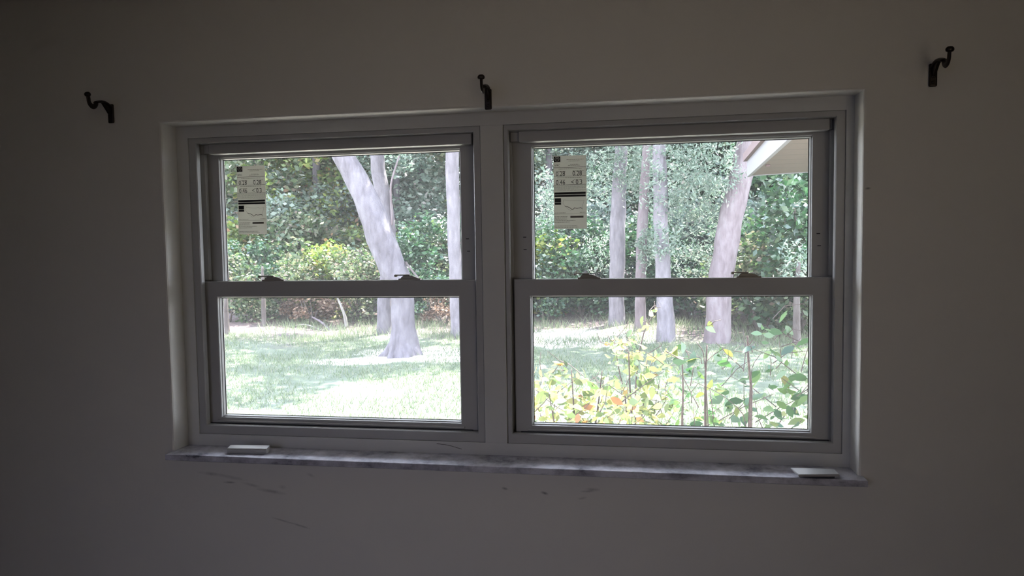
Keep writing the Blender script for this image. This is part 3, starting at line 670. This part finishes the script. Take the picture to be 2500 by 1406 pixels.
straight('thick pinkish trunk leaning right beneath the porch roof corner', [(1748, 852, 84), (1750, 836, 62), (1755, 725, 56), (1762, 660, 56), (1774, 590, 56), (1790, 510, 55), (1806, 440, 52), (1822, 370, 50), (1850, 260, 44)], M_bark_p, 9, yb=838,
         moss=[(1740, 400, -.4, .55, 1500), (1690, 480, .6, .5, 1000), (1790, 500, .6, .4, 500)])
straight('faint slender trunk at the far right of the right window', [(1945, 868, 28), (1945, 855, 20), (1944, 780, 16), (1946, 700, 13), (1950, 640, 9)], M_bark_dk, 0, yb=852, name='slender_tree', moss=[(1950, 650, 0, .35, 400)])
straight('thin sapling trunk near the left edge of the left window', [(646, 802, 18), (645, 792, 13), (643, 725, 11), (641, 680, 8), (640, 650, 5)], M_bark_dk, 0, yb=800, name='sapling')
straight('thin crooked sapling cut by the left edge of the left window', [(557, 830, 20), (554, 815, 14), (551, 725, 11), (556, 670, 8), (552, 640, 5)], M_bark_dk, 0, yb=818, name='sapling')
# broken sticks
Yq = at(842, 800, Z=GZ)[1]
m = MB(); P = [at(*q, Y=Yq) for q in ((846, 800), (842, 770), (832, 745), (824, 728), (818, 705))]; Bs = P[0].copy(); trunk_mesh(m, P, [.045, .038, .03, .025, .012], 8)
tag(tree('broken_branch', 'pale broken stick standing among the leaves left of the leaning tree', 'branch', Bs, [('stick', m, M_bark_pale)]), None)
m = MB(); P = [at(762, 774, Y=Yq+.3), at(785, 786, Y=Yq+.1), at(812, 812, Y=Yq-.2)]; Bs = P[-1].copy(); trunk_mesh(m, P, [.02, .03, .03], 8)
tree('fallen_branch', 'thin reddish fallen branch slanting to the ground in the left window', 'branch', Bs, [('stick', m, M_bark_p)])
m = MB(); P = [at(700, 800, Y=Yq+.2), at(745, 790, Y=Yq), at(800, 812, Y=Yq-.3)]; Bs = P[-1].copy(); trunk_mesh(m, P, [.012, .02, .02], 6)
tree('fallen_branch', 'thin grey fallen branch lying low beside the reddish one', 'branch', Bs, [('stick', m, M_bark_pale)])

# understory shrubs and background trees: prototypes, then copies
def copy_tree(root):
    c = root.copy(); COL.objects.link(c)
    for ch in root.children:
        k = ch.copy(); COL.objects.link(k); k.parent = c
    return c
def shrub_proto(matl, R, n_c, per, size, rr, stem=True):
    base = np.array([0., 0, 0]); parts = []
    m = MB()
    for _ in range(5):
        a = rng.uniform(0, 6.28); e_ = np.array([math.cos(a)*R[0]*.5, math.sin(a)*R[1]*.5, R[2]*1.3]); trunk_mesh(m, [base, e_*.5+rng.normal(0, .05, 3), e_], [.03, .02, .01], 6)
    parts.append(('stem', m, M_bark_dk)); parts.append(('foliage', leaves(clump_set((0, 0, R[2]*1.0), R, n_c, per, rr, 0), size), matl))
    root = empty('shrub', (0, 0, 0))
    for pn, data, mt in parts:
        if isinstance(data, MB): data.build(pn, mt, root, smooth=True)
        else: quads(pn, data[0], data[1], mt, root)
    return root
def tree_proto(matl, R, zc, n_c, per, size, rr, tr, low=None):
    m = MB(); trunk_mesh(m, [(0, 0, 0), (.1, 0, zc*.4), (-.05, .1, zc*.8), (.1, 0, zc+R[2]*.6)], [tr, tr*.85, tr*.7, tr*.3], 10)
    root = empty('background_tree', (0, 0, 0)); m.build('trunk', M_bark, root, smooth=True)
    cl = clump_set((0, 0, zc), R, n_c, per, rr)
    d_ = leaves(cl, size); quads('crown', d_[0], d_[1], matl, root); return root
placed = []
def place(protos, i, x, y, s_, rz, label, cat, group):
    k = protos[i % len(protos)]
    o = k if id(k) not in placed else copy_tree(k)
    placed.append(id(k))
    o.location = (x, y, float(gz(x, y))-.03); o.scale = (s_, s_, s_*rng.uniform(.9, 1.1)); o.rotation_euler = (0, 0, rz); tag(o, label, cat, group); return o
P_sh = {'mid': [shrub_proto(M_leaf_mid, (1.15, .9, .75), 22, 200, .10, (.28, .5)), shrub_proto(M_leaf_mid, (1.3, .9, 1.0), 26, 200, .10, (.28, .5))],
        'yel': [shrub_proto(M_leaf_yel, (1.1, .9, .85), 22, 190, .11, (.28, .5))],
        'dark': [shrub_proto(M_leaf_dark, (1.4, .9, .8), 26, 220, .10, (.3, .5)), shrub_proto(M_leaf_dark, (1.2, .9, 1.3), 30, 200, .12, (.3, .55))],
        'brown': [shrub_proto(M_leaf_brown, (.9, .7, .5), 12, 170, .09, (.2, .4))],
        'moss': [shrub_proto(M_leaf_moss, (1.2, .9, 1.1), 24, 220, .10, (.3, .5))]}
SG = 'undergrowth shrubs at the forest edge'
words = {'mid': 'mid-green', 'yel': 'yellow-green', 'dark': 'dark green', 'brown': 'dry brown', 'moss': 'pale moss-draped'}
def sx(px, Y): return at(px, 760, Y=Y)[0]
rows = [  # kind, px across the photo, depth, scale, where
    ('mid', 560, 14.6, 1.0, 'at the lower left corner of the left window'), ('dark', 625, 15.4, .9, 'behind the thin sapling in the left window'),
    ('mid', 700, 15.0, .95, 'right of the thin sapling in the left window'), ('brown', 765, 14.6, 1.0, 'low behind the fallen branches'),
    ('yel', 800, 16.0, 1.15, 'tall behind the broken pale stick'), ('mid', 880, 15.4, 1.0, 'left of the leaning trunk foot'),
    ('dark', 1045, 15.2, .95, 'right of the leaning trunk foot'), ('brown', 1085, 14.4, .8, 'low beside the trunk at the left window right edge'),
    ('yel', 610, 17.4, 1.5, 'tall behind the sticker in the left window'), ('mid', 720, 18.0, 1.5, 'tall in the middle of the left upper pane'),
    ('moss', 560, 18.6, 1.7, 'highest at the left edge of the left window'), ('yel', 830, 18.4, 1.5, 'tall just left of the leaning trunk'),
    ('mid', 1020, 18.0, 1.6, 'tall between the leaning trunk and the straight trunk'), ('dark', 1060, 17.0, 1.1, 'in the shade right of the leaning tree'),
    ('dark', 1330, 15.6, .9, 'at the left edge of the right window'), ('dark', 1420, 16.0, 1.0, 'left of the streaked pale trunk'),
    ('moss', 1350, 18.0, 1.5, 'tall behind the sticker in the right window'), ('dark', 1540, 16.6, 1.0, 'between the streaked trunk and the thinnest trunk'),
    ('moss', 1480, 18.4, 1.6, 'tall behind the streaked pale trunk'), ('dark', 1600, 16.2, 1.0, 'behind the widening grey trunk'),
    ('dark', 1680, 16.0, 1.1, 'between the widening trunk and the thick pinkish trunk'), ('moss', 1660, 18.4, 1.6, 'tall in the middle of the right upper pane'),
    ('dark', 1830, 15.8, 1.1, 'right of the thick pinkish trunk foot'), ('dark', 1930, 15.4, 1.3, 'at the right edge of the right window'),
    ('mid', 1860, 13.6, 1.35, 'nearest below the cream porch underside'), ('dark', 1960, 13.2, 1.4, 'nearest at the right edge below the porch roof'),
    ('mid', 760, 17.2, 1.6, 'tallest in the gap left of the leaning trunk'), ('moss', 690, 19, 1.9, 'highest in the upper left pane'), ('moss', 1780, 18.6, 1.5, 'tall behind the thick pinkish trunk'), ('yel', 1310, 16.6, 1.3, 'bright at the upper left corner of the right window')]
for i, (k, px, Y, s_, wh) in enumerate(rows):
    place(P_sh[k], i, sx(px, Y), Y, s_, rng.uniform(0, 6.28), '%s leafy shrub %s' % (words[k], wh), 'shrub', SG)
P_tr = [tree_proto(M_leaf_mid, (2.3, 2.0, 2.6), 4.2, 46, 210, .15, (.4, .8), .18), tree_proto(M_leaf_moss, (2.3, 2.0, 2.6), 4.0, 46, 230, .14, (.4, .8), .16), tree_proto(M_leaf_dark, (2.4, 2.0, 2.8), 4.2, 46, 210, .16, (.4, .8), .2), tree_proto(M_leaf_yel, (2.2, 2.0, 2.4), 4.3, 42, 200, .15, (.4, .8), .15)]
TG = 'background trees deep in the wood'
bt = [(0, 800, 24, 'far behind the gap left of the leaning tree'), (3, 790, 19.8, 'low in the gap left of the leaning tree'), (0, 640, 20, 'just right of the left window sticker'), (1, 970, 20.5, 'just right of the leaning trunk'), (0, 560, 21, 'at the far left of the left window'), (3, 720, 22, 'behind the middle of the left upper pane'), (0, 880, 21.5, 'behind the leaning trunk top'), (1, 1040, 22, 'between the leaning and straight trunks'),
      (0, 1200, 22.5, 'behind the mullion between the windows'), (1, 1340, 21.5, 'behind the right window sticker'), (1, 1480, 22.5, 'behind the streaked pale trunk top'), (2, 1600, 21.5, 'behind the widening grey trunk top'), (1, 1720, 22.5, 'left of the porch roof corner'),
      (2, 1860, 20.5, 'under the porch roof corner'), (2, 1990, 19.5, 'at the far right of the right window'), (2, 420, 22, 'out past the left window edge'), (2, 2160, 20, 'out past the right window edge')]
kw = ['mid-green', 'pale moss-hung', 'dark green', 'yellow-green']
for i, (k, px, Y, wh) in enumerate(bt):
    place(P_tr, k, sx(px, Y), Y, 1.15+.1*(i % 3), i*1.3, '%s tree deep in the wood %s' % (kw[k], wh), 'tree', TG)
for i, (k, px, Y, wh) in enumerate([(2, 600, 26, 'farthest back at the left'), (2, 900, 27, 'farthest back behind the leaning tree'), (2, 1160, 26.5, 'farthest back behind the mullion'), (2, 1420, 27, 'farthest back left of the pale trunks'), (2, 1680, 26, 'farthest back behind the thick pinkish trunk'), (2, 1940, 26, 'farthest back at the right')]):
    place(P_tr, k, sx(px, Y), Y, 1.45, i*2.1+.4, 'large %s tree %s' % (kw[k], wh), 'tree', TG)

# ------------------------------------------------------------------ outside: bushes close to the window
def bush(label, base_px, Y, stems, clumps, mt, leafsize):
    """stems: rows of pixel points with a depth and radius; clumps: (px, py, dy, radius, count)"""
    Bs = at(base_px, 1100, Y=Y); Bs[2] = gz(Bs[0], Y); root = empty('garden_bush', tuple(Bs)); tag(root, label, 'bush', 'young bushes just outside the right window')
    for rows_, dy, r0_ in stems:
        m = MB(); P = [at(x, y, Y=Y+dy) for x, y in rows_]; P.append(np.array([P[-1][0]*.7+Bs[0]*.3, Y, Bs[2]-.02])); n_ = len(P)
        trunk_mesh(m, P, [r0_*(.45+.55*i/(n_-1)) for i in range(n_)], 8, .1)
        m.build('stem', M_stem, root, smooth=True, off=tuple(Bs))
    V, n_ = leaves([(*at(x, y, Y=Y+dy), r, r*1.0, r*.85, c_) for x, y, dy, r, c_ in clumps], leafsize, .48, .25, fine=True)
    quads('foliage', V-Bs, n_, mt, root)
    m = MB()     # fine twigs
    for x, y, dy, r, c_ in clumps:
        for _ in range(3):
            c0 = at(x, y, Y=Y+dy); a_ = c0+rng.normal(0, r*.4, 3); b__ = a_+np.array([rng.normal(0, r*.7), rng.normal(0, r*.4), r*rng.uniform(.3, 1.2)]); mid = (a_+b__)/2+rng.normal(0, .02, 3)
            m.tube([tuple(a_), tuple(mid), tuple(b__)], [.003, .0025, .0015], 5)
    m.build('twigs', M_stem, root, off=tuple(Bs))['kind'] = 'stuff'
    return root
bush('sunlit pale yellow-green bush filling the lower left of the right window', 1420, 2.1,
     [([(1395, 900), (1400, 980), (1405, 1050)], 0, .007), ([(1470, 905), (1462, 980), (1450, 1060)], .1, .007), ([(1340, 960), (1355, 1040)], -.1, .006)],
     [(1330, 975, 0, .20, 70), (1390, 960, .2, .18, 55), (1450, 985, .1, .2, 60), (1340, 1040, 0, .25, 100), (1420, 1040, .1, .25, 90), (1500, 1040, 0, .22, 70), (1330, 915, .3, .10, 22), (1370, 900, .3, .06, 8), (1400, 1090, 0, .3, 110), (1480, 1090, 0, .3, 90)], M_leaf_bush, .07)
bush('tall twiggy bush with yellow and red leaves in the middle of the right window', 1560, 2.6,
     [([(1535, 860), (1538, 950), (1545, 1060)], 0, .009), ([(1580, 880), (1575, 960), (1560, 1060)], .2, .007), ([(1600, 745), (1592, 775), (1575, 800), (1560, 860), (1550, 960)], .3, .006), ([(1500, 830), (1510, 900), (1530, 980)], .1, .006)],
     [(1530, 860, 0, .13, 34), (1570, 890, .2, .16, 50), (1615, 920, .1, .15, 40), (1545, 950, 0, .2, 60), (1495, 850, .2, .09, 12), (1600, 990, 0, .2, 60), (1550, 1050, 0, .25, 80), (1630, 870, .3, .08, 10), (1600, 765, .3, .045, 5), (1545, 810, .2, .07, 8), (1640, 1040, 0, .2, 40), (1575, 790, .2, .04, 3), (1480, 940, .2, .1, 18)], M_leaf_bush, .07)
bush('dark-stemmed bush with sparse green leaves at the right of the right window', 1790, 1.9,
     [([(1825, 820), (1827, 880), (1835, 950), (1832, 1050)], 0, .011), ([(1726, 842), (1722, 920), (1722, 1050)], .1, .009), ([(1666, 880), (1668, 960), (1665, 1050)], 0, .008), ([(1700, 835), (1722, 862)], .1, .004), ([(1690, 930), (1760, 960), (1830, 1020)], .05, .003), ([(1860, 860), (1830, 900)], 0, .003)],
     [(1665, 870, 0, .06, 9), (1665, 985, .1, .10, 16), (1700, 900, .1, .10, 10), (1760, 870, .2, .08, 7), (1828, 860, -.02, .035, 3), (1790, 960, .3, .2, 26), (1880, 900, .3, .16, 13), (1880, 800, .4, .12, 10), (1940, 830, .4, .12, 10), (1950, 900, .3, .14, 12), (1940, 1010, .3, .2, 34), (1870, 1030, .3, .2, 30), (1740, 1040, .3, .2, 34), (1690, 1060, .2, .2, 30), (1960, 960, .2, .12, 14), (1820, 1070, .3, .25, 40), (1730, 795, .2, .03, 2)], M_leaf_bush2, .08)
